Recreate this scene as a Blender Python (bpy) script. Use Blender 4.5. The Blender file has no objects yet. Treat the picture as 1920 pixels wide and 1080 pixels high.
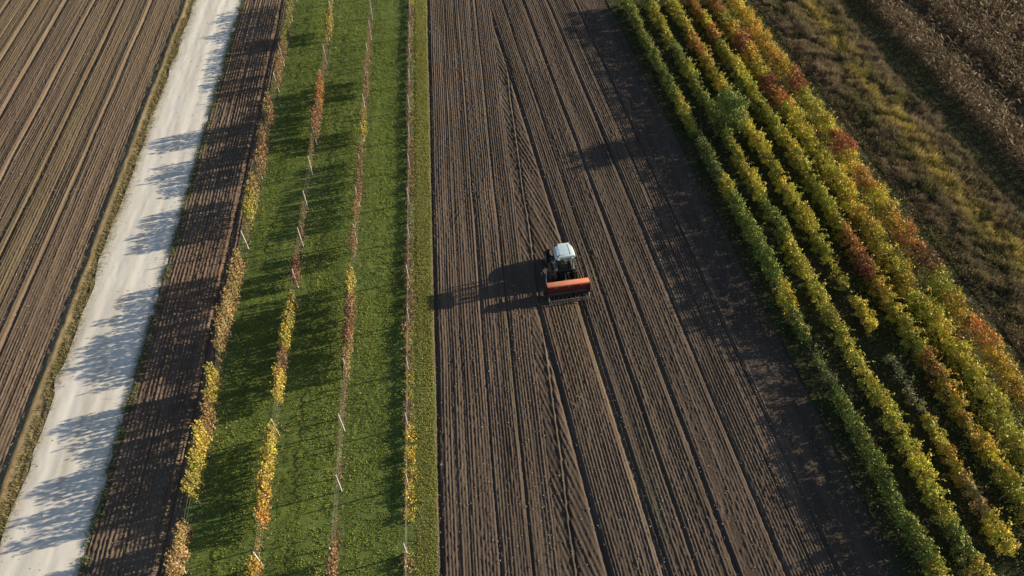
import bpy, bmesh, math, random
import numpy as np
from mathutils import Vector, Matrix
random.seed(7)
rng = np.random.default_rng(7)
S = bpy.context.scene
COL = S.collection
R = math.radians

# ------------------------------------------------------------------ camera
# X across the rows, Y along the left-hand rows, metres; the drone hovers at 41 m
CAM_H, FPX, PITCH, YAW = 41.0, 1380.0, math.atan(1670 / 1380.0), R(4.88)
cam_data = bpy.data.cameras.new('camera')
cam = bpy.data.objects.new('camera', cam_data)
COL.objects.link(cam)
cam.location = (0, 0, CAM_H)
cam.rotation_euler = (math.pi / 2 - PITCH, 0, -YAW)
cam_data.sensor_width = 36
cam_data.lens = 36 * FPX / 1920
cam_data.clip_start = 0.5
cam_data.clip_end = 8000
S.camera = cam
# ------------------------------------------------------------------ sky, sun, exposure
SUN_EL, SUN_AZ = 16.0, 11.0          # elevation; azimuth measured from +X towards +Y
w = bpy.data.worlds.new('World')
S.world = w
w.use_nodes = True
nt = w.node_tree
nt.nodes.clear()
sky = nt.nodes.new('ShaderNodeTexSky')
sky.sky_type = 'NISHITA'
sky.sun_disc = False
sky.sun_elevation = R(SUN_EL)
sky.sun_rotation = R(90 - SUN_AZ)
bg = nt.nodes.new('ShaderNodeBackground')
bg.inputs['Strength'].default_value = 0.066
wo = nt.nodes.new('ShaderNodeOutputWorld')
nt.links.new(sky.outputs[0], bg.inputs[0])
nt.links.new(bg.outputs[0], wo.inputs[0])
sd = bpy.data.lights.new('sun', 'SUN')
sd.energy = 5.0
sd.angle = R(0.5)
sd.color = (1.0, 0.84, 0.61)
sun = bpy.data.objects.new('sun', sd)
COL.objects.link(sun)
to_sun = Vector((math.cos(R(SUN_EL)) * math.cos(R(SUN_AZ)), math.cos(R(SUN_EL)) * math.sin(R(SUN_AZ)), math.sin(R(SUN_EL))))
sun.rotation_euler = to_sun.to_track_quat('Z', 'Y').to_euler()
sun.location = to_sun * 60
S.view_settings.view_transform = 'Standard'
S.view_settings.look = 'None'
S.view_settings.gamma = 1
S.view_settings.exposure = 0.98


# ------------------------------------------------------------------ helpers
def tag(o, label=None, cat=None, group=None, kind=None):
    if label: o['label'] = label
    if cat: o['category'] = cat
    if group: o['group'] = group
    if kind: o['kind'] = kind
    return o


def link(name, me, parent=None):
    o = bpy.data.objects.new(name, me)
    COL.objects.link(o)
    if parent: o.parent = parent
    return o


def empty(name, loc, rz=0.0):
    o = bpy.data.objects.new(name, None)
    o.empty_display_size = 0.3
    COL.objects.link(o)
    o.location = loc
    o.rotation_euler = (0, 0, rz)
    return o


def np_mesh(name, v, f, mat, col=None, smooth=False):
    """v (n,3); f (m,3) or (m,4); col (m,3) one colour per face"""
    me = bpy.data.meshes.new(name)
    v = np.ascontiguousarray(v, dtype=np.float32)
    f = np.ascontiguousarray(f, dtype=np.int32)
    k = f.shape[1]
    me.vertices.add(len(v))
    me.vertices.foreach_set('co', v.ravel())
    me.loops.add(f.size)
    me.loops.foreach_set('vertex_index', f.ravel())
    me.polygons.add(len(f))
    me.polygons.foreach_set('loop_start', np.arange(0, f.size, k, dtype=np.int32))
    me.polygons.foreach_set('loop_total', np.full(len(f), k, dtype=np.int32))
    if smooth:
        me.polygons.foreach_set('use_smooth', np.ones(len(f), dtype=bool))
    me.update(calc_edges=True)
    if col is not None:
        a = me.attributes.new('tone', 'FLOAT_COLOR', 'FACE')
        c = np.ones((len(f), 4), dtype=np.float32)
        c[:, :3] = col
        a.data.foreach_set('color', c.ravel())
    if mat: me.materials.append(mat)
    return me


def _hash(ix, iy, s):
    n = (ix.astype(np.int64) * 374761393 + iy.astype(np.int64) * 668265263 + s * 1442695041) & 0xffffffff
    n = ((n ^ (n >> 13)) * 1274126177) & 0xffffffff
    n = (n ^ (n >> 16)) & 0xffffffff
    return n / 4294967295.0


def vn(x, y, s=0):
    """smooth value noise 0..1"""
    x, y = np.broadcast_arrays(np.asarray(x, float), np.asarray(y, float))
    ix, iy = np.floor(x), np.floor(y)
    fx, fy = x - ix, y - iy
    fx, fy = fx * fx * (3 - 2 * fx), fy * fy * (3 - 2 * fy)
    a, b = _hash(ix, iy, s), _hash(ix + 1, iy, s)
    c, d = _hash(ix, iy + 1, s), _hash(ix + 1, iy + 1, s)
    return (a * (1 - fx) + b * fx) * (1 - fy) + (c * (1 - fx) + d * fx) * fy


def fbm(x, y, s=0):
    return (vn(x, y, s) + 0.5 * vn(x * 2.1, y * 2.1, s + 1) + 0.25 * vn(x * 4.3, y * 4.3, s + 2)) / 1.75


# ------------------------------------------------------------------ materials
def new_mat(name):
    m = bpy.data.materials.new(name)
    m.use_nodes = True
    n = m.node_tree.nodes
    n.clear()
    out = n.new('ShaderNodeOutputMaterial')
    b = n.new('ShaderNodeBsdfPrincipled')
    m.node_tree.links.new(b.outputs[0], out.inputs[0])
    return m, m.node_tree, b, out


def soil_mat(name, ca, cb, cc, stretch=0.15, bump=0.5, speck=0.5, use_tone=False):
    """earth: colours wander in long streaks, crumbs and pale bits on top"""
    m, t, b, out = new_mat(name)
    N, L = t.nodes, t.links
    tc = N.new('ShaderNodeTexCoord')
    mp = N.new('ShaderNodeMapping'); mp.inputs['Scale'].default_value = (1, stretch, 1)
    L.new(tc.outputs['Object'], mp.inputs[0])
    n1 = N.new('ShaderNodeTexNoise'); n1.inputs['Scale'].default_value = 1.7; n1.inputs['Detail'].default_value = 6
    L.new(mp.outputs[0], n1.inputs['Vector'])
    r1 = N.new('ShaderNodeValToRGB')
    r1.color_ramp.elements[0].position = .3; r1.color_ramp.elements[0].color = (*ca, 1)
    r1.color_ramp.elements[1].position = .7; r1.color_ramp.elements[1].color = (*cb, 1)
    L.new(n1.outputs[0], r1.inputs[0])
    n2 = N.new('ShaderNodeTexNoise'); n2.inputs['Scale'].default_value = 14; n2.inputs['Detail'].default_value = 4
    L.new(tc.outputs['Object'], n2.inputs['Vector'])
    r2 = N.new('ShaderNodeValToRGB')
    r2.color_ramp.elements[0].position = .56; r2.color_ramp.elements[0].color = (0, 0, 0, 1)
    r2.color_ramp.elements[1].position = .78; r2.color_ramp.elements[1].color = (speck, speck, speck, 1)
    L.new(n2.outputs[0], r2.inputs[0])
    mx = N.new('ShaderNodeMix'); mx.data_type = 'RGBA'
    L.new(r2.outputs[0], mx.inputs[0]); L.new(r1.outputs[0], mx.inputs[6]); mx.inputs[7].default_value = (*cc, 1)
    src = mx.outputs[2]
    if use_tone:
        at = N.new('ShaderNodeAttribute'); at.attribute_name = 'tone'
        mu = N.new('ShaderNodeMix'); mu.data_type = 'RGBA'; mu.blend_type = 'MULTIPLY'; mu.inputs[0].default_value = 1
        L.new(src, mu.inputs[6]); L.new(at.outputs['Color'], mu.inputs[7])
        src = mu.outputs[2]
    L.new(src, b.inputs['Base Color'])
    b.inputs['Roughness'].default_value = .95
    b.inputs['Specular IOR Level'].default_value = .15
    n3 = N.new('ShaderNodeTexNoise'); n3.inputs['Scale'].default_value = 22; n3.inputs['Detail'].default_value = 5
    L.new(tc.outputs['Object'], n3.inputs['Vector'])
    bp = N.new('ShaderNodeBump'); bp.inputs['Strength'].default_value = bump; bp.inputs['Distance'].default_value = .03
    L.new(n3.outputs[0], bp.inputs['Height']); L.new(bp.outputs[0], b.inputs['Normal'])
    return m


def leaf_mat(name, obj_color=False, trans=.35, second=None, share=.5):
    """leaf skin: colour per blade from the mesh, times the plant's own colour"""
    m, t, b, out = new_mat(name)
    N, L = t.nodes, t.links
    at = N.new('ShaderNodeAttribute'); at.attribute_name = 'tone'
    src = at.outputs['Color']
    if obj_color:
        oi = N.new('ShaderNodeObjectInfo')
        mu = N.new('ShaderNodeMix'); mu.data_type = 'RGBA'; mu.blend_type = 'MULTIPLY'; mu.inputs[0].default_value = 1
        L.new(at.outputs['Color'], mu.inputs[6]); L.new(oi.outputs['Color'], mu.inputs[7])
        geo = N.new('ShaderNodeNewGeometry')
        nz = N.new('ShaderNodeTexNoise'); nz.inputs['Scale'].default_value = 1.3; nz.inputs['Detail'].default_value = 3
        L.new(geo.outputs['Position'], nz.inputs['Vector'])
        mr = N.new('ShaderNodeMapRange'); mr.inputs[1].default_value = .3; mr.inputs[2].default_value = .7
        mr.inputs[3].default_value = .475; mr.inputs[4].default_value = .525
        L.new(nz.outputs[0], mr.inputs[0])
        if second:
            n4 = N.new('ShaderNodeTexNoise'); n4.inputs['Scale'].default_value = 2.2; n4.inputs['Detail'].default_value = 4; n4.inputs['Roughness'].default_value = .7
            L.new(geo.outputs['Position'], n4.inputs['Vector'])
            m4 = N.new('ShaderNodeMapRange'); m4.inputs[1].default_value = .60 - .2 * share; m4.inputs[2].default_value = .78 - .2 * share
            m4.inputs[3].default_value = .12; m4.inputs[4].default_value = .85
            L.new(n4.outputs[0], m4.inputs[0])
            m5 = N.new('ShaderNodeMix'); m5.data_type = 'RGBA'
            L.new(m4.outputs[0], m5.inputs[0]); L.new(oi.outputs['Color'], m5.inputs[6]); m5.inputs[7].default_value = (*second, 1)
            L.new(m5.outputs[2], mu.inputs[7])
        hs = N.new('ShaderNodeHueSaturation')
        L.new(mr.outputs[0], hs.inputs['Hue']); L.new(mu.outputs[2], hs.inputs['Color'])
        src = hs.outputs[0]
    L.new(src, b.inputs['Base Color'])
    b.inputs['Roughness'].default_value = .6
    b.inputs['Specular IOR Level'].default_value = .25
    tr = N.new('ShaderNodeBsdfTranslucent')
    L.new(src, tr.inputs['Color'])
    ms = N.new('ShaderNodeMixShader'); ms.inputs[0].default_value = trans
    L.new(b.outputs[0], ms.inputs[1]); L.new(tr.outputs[0], ms.inputs[2]); L.new(ms.outputs[0], out.inputs[0])
    return m


def paint(name, c, rough=.4, metal=0., dirt=(.09, .065, .045), amount=.5, spec=.5, scale=5.0):
    """painted or bare surface with dust and wear"""
    m, t, b, out = new_mat(name)
    N, L = t.nodes, t.links
    tc = N.new('ShaderNodeTexCoord')
    n1 = N.new('ShaderNodeTexNoise'); n1.inputs['Scale'].default_value = scale; n1.inputs['Detail'].default_value = 7
    L.new(tc.outputs['Object'], n1.inputs['Vector'])
    r = N.new('ShaderNodeValToRGB')
    r.color_ramp.elements[0].position = .45; r.color_ramp.elements[0].color = (0, 0, 0, 1)
    r.color_ramp.elements[1].position = .72; r.color_ramp.elements[1].color = (amount,) * 3 + (1,)
    L.new(n1.outputs[0], r.inputs[0])
    mx = N.new('ShaderNodeMix'); mx.data_type = 'RGBA'
    L.new(r.outputs[0], mx.inputs[0]); mx.inputs[6].default_value = (*c, 1); mx.inputs[7].default_value = (*dirt, 1)
    L.new(mx.outputs[2], b.inputs['Base Color'])
    b.inputs['Roughness'].default_value = rough
    b.inputs['Metallic'].default_value = metal
    b.inputs['Specular IOR Level'].default_value = spec
    return m


M_FIELD = soil_mat('field_soil', (.063, .049, .039), (.098, .076, .059), (.19, .16, .125), .10, .6, .35, True)
M_LEFT = soil_mat('dry_field_soil', (.112, .085, .062), (.155, .121, .085), (.26, .21, .15), .08, .6, .35, True)
M_STRIP = soil_mat('strip_soil', (.095, .070, .054), (.135, .104, .080), (.28, .24, .17), .12, .7, .5, True)
M_GRND = soil_mat('far_ground', (.06, .055, .035), (.11, .095, .055), (.16, .13, .08), .3, .4, .4)
M_TURF = soil_mat('turf_soil', (.072, .108, .027), (.118, .162, .040), (.17, .18, .07), .5, .8, .6)
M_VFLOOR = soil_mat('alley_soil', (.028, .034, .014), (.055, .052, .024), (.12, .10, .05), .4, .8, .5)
M_FALLOW = soil_mat('fallow_soil', (.045, .034, .024), (.075, .056, .035), (.13, .10, .06), .4, .8, .5)
M_BERM = soil_mat('berm_soil', (.13, .10, .06), (.21, .17, .105), (.30, .25, .16), .12, .7, .5)
M_ROAD = soil_mat('gravel', (.57, .555, .51), (.68, .665, .63), (.72, .71, .68), .10, .25, .5, True)
M_LEAF = leaf_mat('vine_leaf', True, .11, (.42, .38, .07), .32)
M_LEAF_DRY = leaf_mat('dry_vine_leaf', True, .2, (.25, .19, .10), .72)
M_BLADE = leaf_mat('grass_blade', False, .3)
M_TURFBLADE = leaf_mat('turf_blade', False, .42)
M_BARK = paint('vine_bark', (.075, .05, .035), .9, amount=.4)
M_CANE = paint('cane_bark', (.16, .09, .05), .8, amount=.3)
M_POST = paint('post_concrete', (.50, .49, .46), .8, dirt=(.25, .23, .2), amount=.6)
M_WIRE = paint('wire_steel', (.16, .17, .15), .6, .3, amount=.2)


# ------------------------------------------------------------------ ground sheets
def grid(name, y0, y1, dy, xl, xr, nx, hfun, mat, tone=None):
    """sheet between x = xl(y) and x = xr(y), height and colour from functions"""
    ny = int((y1 - y0) / dy) + 1
    ys = np.linspace(y0, y1, ny)
    ts = np.linspace(0, 1, nx)
    Y = np.repeat(ys[:, None], nx, 1)
    XL, XR = xl(ys)[:, None], xr(ys)[:, None]
    X = XL + (XR - XL) * ts[None, :]
    Z = hfun(X, Y)
    v = np.stack([X, Y, Z], -1).reshape(-1, 3)
    i = np.arange(ny - 1)[:, None] * nx + np.arange(nx - 1)[None, :]
    f = np.stack([i, i + 1, i + nx + 1, i + nx], -1).reshape(-1, 4)
    c = None
    if tone is not None:
        T = tone(X, Y)
        c = T[:-1, :-1].reshape(-1, 3)
    me = np_mesh(name, v, f, mat, c, smooth=True)
    o = link(name, me)
    return tag(o, kind='structure')


k_ = lambda c: (lambda y: np.full_like(y, float(c)))
u_ = lambda c: (lambda y: c - 0.1 * y)


def furrow(c, along, period, amp, seed, wob=.05):
    c = c + wob * (vn(along / 4.0, c / 2.0, seed) - .5) * 2 + .2 * wob * (vn(along / .9, c / .3, seed + 3) - .5)
    c = c + .10 * (vn(c / .8, .37, seed + 7) - .5) + .05 * (vn(c / .33, along / 60, seed + 8) - .5)
    idx = np.round(c / period)
    ph = c / period - idx
    r = np.cos(2 * np.pi * ph) * .5 + .5
    r = r ** 1.3
    a = .25 + 1.15 * vn(idx * 7.31, along / 7.0, seed + 5) * (.55 + .9 * vn(c / 2.2, along / 6, seed + 9))
    return amp * a * r


def groove(c, c0, wd, depth):
    return -depth * np.exp(-((c - c0) / wd) ** 2)


def clods(X, Y, a, s=40):
    return a * (vn(X / .09, Y / .16, s) - .5) + a * 1.3 * np.maximum(0, vn(X / .16, Y / .22, s + 1) - .68) * 3


# base sheet out to the horizon
g = 4000
tag(link('ground', np_mesh('ground', [(-g, -g, -.35), (g, -g, -.35), (g, g, -.35), (-g, g, -.35)], [(0, 1, 2, 3)], M_GRND)), kind='structure')

Y0, Y1 = 4.0, 96.0


# dry seeded field on the left
def h_left(X, Y):
    h = furrow(X, Y, .215, .036, 11, .05)
    h += .05 * (vn(X / .55, Y / 30, 15) - .5)
    for kk in range(14):
        c0 = -32.0 - 3.05 * kk
        wv = X + .10 * (vn(Y / 6, kk * 3.3, 17) - .5)
        h += groove(wv, c0, .15, .095) - groove(wv, c0 - .36, .24, .045)
        h += groove(wv, c0 - 1.45, .10, .045)
    h += clods(X, Y, .022)
    e = np.clip((X + 29.6) / 1.2, 0, 1)
    h += e * (.06 * (vn(X / .3, Y / .5, 19) - .5) * 2)
    return h - .05


def t_left(X, Y):
    a = .80 + .4 * vn(X / .5, Y / 26, 21)
    b = fbm(X / 6, Y / 12, 22)
    dry = np.clip((vn(X / 3.05 + .4, Y / 50, 23) - .35) * 1.5, 0, 1)
    return np.stack([a * (1 + .10 * b), a * (1 + .05 * dry), a * (.98 + .02 * b - .12 * dry)], -1)


grid('ploughed_field', Y0, Y1, .17, k_(-60), k_(-28.35), 560, h_left, M_LEFT, t_left)
# pale earth berm beside the track
grid('berm', Y0, Y1, .25, k_(-28.75), k_(-27.0), 26,
     lambda X, Y: .14 * np.exp(-((X + 28.35 + .15 * (vn(Y / 3, 2, 31) - .5)) / .28) ** 2) + .06 * (vn(X / .2, Y / .35, 32) - .5) - .035
     - groove(X, -27.75, .2, -.06), M_BERM)


# gravel track
def h_road(X, Y):
    h = .02 - .006 * ((X + 24.85) / 1.2) ** 2
    h += groove(X + .25 * (vn(Y / 12, 5, 41) - .5), -25.9, .35, .018) + groove(X + .25 * (vn(Y / 12, 5, 41) - .5), -24.1, .35, .018)
    return h + .012 * (vn(X / .25, Y / .5, 42) - .5) + .02 * (vn(X / 1.2, Y / 3, 43) - .5)


def t_road(X, Y):
    w_ = .35 * (vn(Y / 12, 5, 41) - .5)
    mid = np.exp(-((X + 25.0 + w_) / .32) ** 2) * (.3 + .7 * vn(X / .4, Y / 2.2, 47))
    ed = np.clip((np.abs(X + 24.9) - 1.75) / .7, 0, 1) * (.4 + .6 * vn(X / .35, Y / 1.2, 48))
    d = np.clip(.16 * mid + .34 * ed + .10 * np.clip(fbm(X / .9, Y / 3.5, 49) - .5, 0, 1) * 3, 0, .6)
    return np.stack([1 - d * .85, 1 - d, 1 - d * 1.2], -1)


grid('gravel_track', Y0, Y1, .3, lambda y: -27.45 + .35 * (vn(y / 1.3, 3, 44) - .5) + .3 * (vn(y / 6, 9, 45) - .5),
     lambda y: -22.25 + .25 * (vn(y / 1.1, 7, 46) - .5), 60, h_road, M_ROAD, t_road)


# strip of worked soil between the track and the vines
def h_strip(X, Y):
    h = furrow(X, Y, .25, .055, 51, .05)
    h += groove(X + .1 * (vn(Y / 5, 1, 52) - .5), -18.15, .20, .13) + groove(X, -20.3 , .12, .05)
    h += clods(X, Y, .05, 53) + .05 * (fbm(X / 1.5, Y / 2.5, 54) - .5)
    return h - .01


def t_strip(X, Y):
    a = .85 + .35 * fbm(X / 1.5, Y / 4, 55)
    r = vn(X / 4, Y / 9, 56)
    return np.stack([a * (1 + .12 * r), a, a * (1 - .05 * r)], -1)


grid('soil_strip', Y0, Y1, .15, k_(-22.45), k_(-17.3), 120, h_strip, M_STRIP, t_strip)
# grass floor of the left vineyard
grid('vineyard_turf', Y0, Y1, .22, k_(-17.45), lambda y: -2.88 + .16 * (vn(y / .5, 3, 63) - .5), 90,
     lambda X, Y: .025 + .05 * (fbm(X / .3, Y / .35, 61) - .5) + .06 * (vn(X / 1.3, Y / 9, 62) - .5), M_TURF)


# the field being sown: three fans of furrows
def field_masks(X, Y):
    u = X + .1 * Y
    A = 3.95
    bdark = np.where(Y > 32.3, 10.95, 7.75)
    west = X < A
    wedge = (~west) & (u < bdark)
    fresh = (u >= 7.75) & (u < 10.95) & (Y <= 32.3) & (~west)
    head = u > 20.45 + .25 * (vn(Y / 2.0, 1, 71) - .5)
    return u, west, wedge, fresh, head


def h_field(X, Y):
    u, west, wedge, fresh, head = field_masks(X, Y)
    v = X + (.30 - .0 * Y) * Y
    hw = furrow(X, Y, .19, .042, 72, .04) + .05 * (vn(X / .45, Y / 25, 73) - .5)
    for c0, wd, d in ((-2.72, .11, .10), (.55, .08, .08), (2.35, .11, .10), (-1.0, .06, .04)):
        hw += groove(X + .08 * (vn(Y / 5, c0, 74) - .5), c0, wd, d)
    hz = furrow(v, Y, .30, .040, 75, .03)
    hz = hz + .8 * groove(X + .12 * (vn(Y / 4, 3, 76) - .5), 4.62, .05, -.07)
    hz += groove(X + .12 * (vn(Y / 4, 3, 76) - .5), 4.76, .07, .07)
    hu = furrow(u, Y, .20, .042, 77, .04) + .05 * (vn(u / .5, Y / 25, 78) - .5)
    smooth = np.clip(1 - np.abs(u - 15.55 - .3 * (vn(Y / 8, 4, 79) - .5)) / .55, 0, 1) * np.clip(vn(3, Y / 14, 85) * 1.8 - .2, 0, 1)
    hu *= 1 - .75 * smooth
    for c0, wd, d in ((11.0, .14, .11), (12.55, .10, .07), (14.75, .16, .11), (17.3, .13, .11), (18.9, .07, .04), (20.15, .10, .08)):
        hu += groove(u + .10 * (vn(Y / 5, c0, 80) - .5), c0, wd, d)
    hf = furrow(u, Y, .20, .045, 81, .03) + groove(u, 7.75, .15, .16) + groove(u + .06 * (vn(Y / 3, 2, 82) - .5), 10.75, .17, .15)
    h = np.where(west, hw, np.where(wedge, hz + np.where(Y > 32.3, groove(u, 10.95, .16, .16), groove(u, 7.75, .15, .16)), np.where(fresh, hf, hu)))
    # headland: only crumbs, tyre chevrons and scraps of furrow
    cz = u - 21.0
    chev = .016 * (np.sin(2 * np.pi * (Y / .42 + np.abs(cz) * 1.9)) > .2) * (np.abs(cz) < .26)
    cz2 = u - 22.6
    chev = chev + .015 * (np.sin(2 * np.pi * (Y / .42 + np.abs(cz2) * 1.9)) > .2) * (np.abs(cz2) < .24)
    hh = .35 * furrow(u, Y, .28, .06, 83, .1) * vn(u / 1.0, Y / 4, 84) + chev * vn(u, Y / 5, 86) + .05 * (fbm(u / .8, Y / 1.5, 87) - .5)
    h = np.where(head, hh, h)
    return h + clods(X, Y, .026, 88) * (.5 + 1.1 * vn(X / 1.2, Y / 5, 89)) - .03


def t_field(X, Y):
    u, west, wedge, fresh, head = field_masks(X, Y)
    s = np.where(west, vn(X / .42, Y / 22, 90), vn(u / .42, Y / 22, 91))
    a = .80 + .38 * s
    a = np.where(west, a * 1.10, a)
    a = np.where(fresh, a * 1.14, a)
    a = np.where(head, a * .86, a)
    b = vn(X / 5, Y / 10, 92)
    a = a * (.86 + .30 * fbm(X / 1.6, Y / 7, 94))
    warm = np.where(fresh & (u > 8.2), np.clip((Y - 14) / 18, 0, 1), 0)
    grn = np.clip(vn(X / 1.1, Y / 9, 93) - .72, 0, 1) * 1.2
    return np.stack([a * (1 + .06 * b + .09 * warm - .2 * grn), a * (1 + .04 * warm + .12 * grn), a * (1 - .02 * b - .07 * warm - .1 * grn)], -1)


grid('seeded_field', Y0, Y1, .125, k_(-2.98), u_(23.7), 540, h_field, M_FIELD, t_field)
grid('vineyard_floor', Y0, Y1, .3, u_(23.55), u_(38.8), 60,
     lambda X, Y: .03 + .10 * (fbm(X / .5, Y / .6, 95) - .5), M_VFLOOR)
grid('fallow_ground', Y0, Y1, .4, u_(38.7), lambda y: np.full_like(y, 85.0), 110,
     lambda X, Y: .02 + .12 * (fbm(X / .8, Y / .9, 96) - .5)
     + groove(X + .1 * Y, 47.2, .28, .10) + groove(X + .1 * Y, 48.6, .28, .10), M_FALLOW)


# ------------------------------------------------------------------ blades, leaves
def blades(P, ln, wd, lean, jitter=1.0):
    """one tapering blade per point: base edge and tip"""
    n = len(P)
    az = rng.uniform(0, 2 * np.pi, n)
    az2 = az + rng.normal(np.pi / 2, .5, n)
    t = np.clip(rng.normal(lean, .3 * jitter, n), 0.05, 1.5)
    B = np.stack([np.cos(az2), np.sin(az2), np.zeros(n)], -1) * (wd * .5)[:, None]
    T = np.stack([np.cos(az) * np.sin(t), np.sin(az) * np.sin(t), np.cos(t)], -1) * ln[:, None]
    v = np.stack([P - B, P + B, P + T], 1).reshape(-1, 3)
    f = np.arange(3 * n).reshape(-1, 3)
    return v, f


def leaves(P, size, up=.5):
    """kite-shaped leaves facing at random, more of them upwards"""
    n = len(P)
    N = rng.normal(0, 1, (n, 3)); N[:, 2] = np.abs(N[:, 2]) * .8 + up
    N /= np.linalg.norm(N, axis=1)[:, None]
    A = np.cross(N, rng.normal(0, 1, (n, 3)))
    A /= np.linalg.norm(A, axis=1)[:, None]
    B = np.cross(N, A)
    s = size[:, None]
    v = np.stack([P - A * s * .5, P + B * s * .42 + A * s * .05 + N * s * .08, P + A * s * .55, P - B * s * .42 + A * s * .05 + N * s * .08], 1).reshape(-1, 3)
    f = np.arange(4 * n).reshape(-1, 4)
    return v, f


def mixc(a, b, t):
    a, b = np.array(a, float), np.array(b, float)
    t = np.clip(t, 0, 1)[:, None]
    return a * (1 - t) + b * t


def scatter(n, x0, x1, y0, y1, skew=0.0):
    """points in a strip whose edges run with the rows (x + skew*y = const)"""
    y = rng.uniform(y0, y1, n)
    x = rng.uniform(x0, x1, n) - skew * y
    return x, y


def stuff(name, v, f, mat, col, label, cat):
    return tag(link(name, np_mesh(name, v, f, mat, col)), label, cat, None, 'stuff')


def jit(c, n, s=.22):
    return c * rng.lognormal(0, s, n)[:, None]


# turf between the left rows
n = 330000
x, y = scatter(n, -17.3, -2.86, 8, 82)
x = np.where(x > -3.1, x + rng.normal(0, .10, n), x)
rowd = np.min(np.abs(x[:, None] - np.array([-16.6, -12.5, -8.45, -4.53])[None, :]), 1)
keep = (fbm(x / .35, y / .35, 101) > .36) & ((rowd > .45) | (rng.random(n) < .30))
x, y, rowd = x[keep], y[keep], rowd[keep]; n = len(x)
edge = np.clip((x + 4.3) / .5, 0, 1)
z = np.full(n, .03)
P = np.stack([x, y, z], -1)
tall = fbm(x / .8, y / .8, 102)
v, f = blades(P, (.035 + .09 * tall) * rng.uniform(.6, 1.4, n), rng.uniform(.03, .06, n), .70)
lane = np.exp(-((rowd - 1.25 - .12 * (vn(y / 3, 4, 104) - .5)) / .22) ** 2) * (x < -4.6)
c = mixc((.12, .185, .038), (.31, .37, .080), .55 * vn(x / 1.1, y / 2.5, 103) + .7 * (vn(x / .22, y / .22, 113) - .35) + .35 * rng.random(n) - .05 + .25 * lane)
c = c * (1 - .75 * (lane * vn(x, y / 2, 109))[:, None]) + np.array((.20, .19, .08)) * .75 * (lane * vn(x, y / 2, 109))[:, None]
c = c * (1 - edge[:, None]) + mixc((.27, .30, .07), (.42, .38, .14), rng.random(n)) * edge[:, None]
br = np.clip(1 - rowd / .55, 0, 1) * .8
c = c * (1 - br[:, None]) + np.array((.16, .13, .07)) * br[:, None]
stuff('grass', v, f, M_TURFBLADE, jit(c, n, .25), 'green mown grass covering the alleys between the left-hand vine rows', 'grass')

# rougher, paler strip of cut grass spilling over the edge of the field
n = 52000
x = rng.uniform(-3.95, -2.9, n) + rng.normal(0, .05, n); y = rng.uniform(8, 90, n)
x = np.where(x > -3.05, x + .16 * (vn(y / .4, 2, 114) - .35), x)
keep = .5 + .5 * np.sin(2 * np.pi * (y / .42 + .25 * vn(x / .3, y / 2, 116))) * vn(y / 4, 5, 117) > .22
x, y = x[keep], y[keep]; n = len(x)
v, f = blades(np.stack([x, y, np.full(n, .03)], -1), rng.uniform(.05, .14, n), rng.uniform(.03, .06, n), .7)
c = mixc((.20, .25, .05), (.44, .40, .15), rng.random(n) * .7 + .4 * vn(x / .6, y / 3, 118))
stuff('cut_grass', v, f, M_TURFBLADE, jit(c, n, .2), 'pale yellow-green cut grass along the edge of the seeded field', 'grass')

# dead leaves and straw under the left rows
n = 9000
r = rng.choice(np.array([-16.6, -12.5, -8.45, -4.53]), n)
x = r + rng.normal(0, .38, n); y = rng.uniform(8, 82, n)
v, f = leaves(np.stack([x, y, .07 + .05 * rng.random(n)], -1), rng.uniform(.05, .12, n), 1.2)
c = mixc((.16, .10, .05), (.34, .27, .15), rng.random(n))
stuff('leaf_litter', v, f, M_BLADE, jit(c, n), 'brown fallen leaves and straw lying under the left-hand vine rows', 'leaf litter')

# weeds on both sides of the track
n = 36000
x = -27.80 + rng.normal(0, .36, n) + .2 * (vn(rng.random(n), 1, 1) - .5); y = rng.uniform(8, 90, n)
keep = fbm(x / .3, y / .5, 105) > .38
x, y = x[keep], y[keep]; n = len(x)
v, f = blades(np.stack([x, y, np.full(n, -.02)], -1), rng.uniform(.08, .26, n), rng.uniform(.02, .05, n), .8)
c = mixc((.11, .12, .035), (.36, .30, .14), rng.random(n) * .8 + .3 * vn(x, y / 2, 106))
stuff('roadside_weeds', v, f, M_BLADE, jit(c, n), 'dry yellowish weeds along the field side of the white gravel track', 'weeds')
n = 24000
x = -22.3 + rng.normal(0, .17, n); y = rng.uniform(8, 90, n)
keep = vn(x / .3, y / .7, 107) > .35
x, y = x[keep], y[keep]; n = len(x)
v, f = blades(np.stack([x, y, np.full(n, 0.)], -1), rng.uniform(.08, .26, n), rng.uniform(.03, .06, n), .7)
c = mixc((.06, .10, .03), (.30, .30, .18), rng.random(n) ** 1.5)
stuff('verge_grass', v, f, M_BLADE, jit(c, n), 'ragged dark grass edging the gravel track on its vineyard side', 'grass')
# stubble and weeds on the soil strip
n = 16000
x = rng.uniform(-22.2, -17.5, n); y = rng.uniform(8, 86, n)
keep = (fbm(x / 1.2, y / 2.5, 108) > .5) | (x > -17.9)
x, y = x[keep], y[keep]; n = len(x)
v, f = blades(np.stack([x, y, np.full(n, .02)], -1), rng.uniform(.05, .18, n), rng.uniform(.02, .05, n), .9)
c = mixc((.10, .11, .05), (.30, .26, .17), rng.random(n))
stuff('soil_weeds', v, f, M_BLADE, jit(c, n), 'sparse pale weeds and stubble on the brown strip beside the track', 'weeds')


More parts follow.
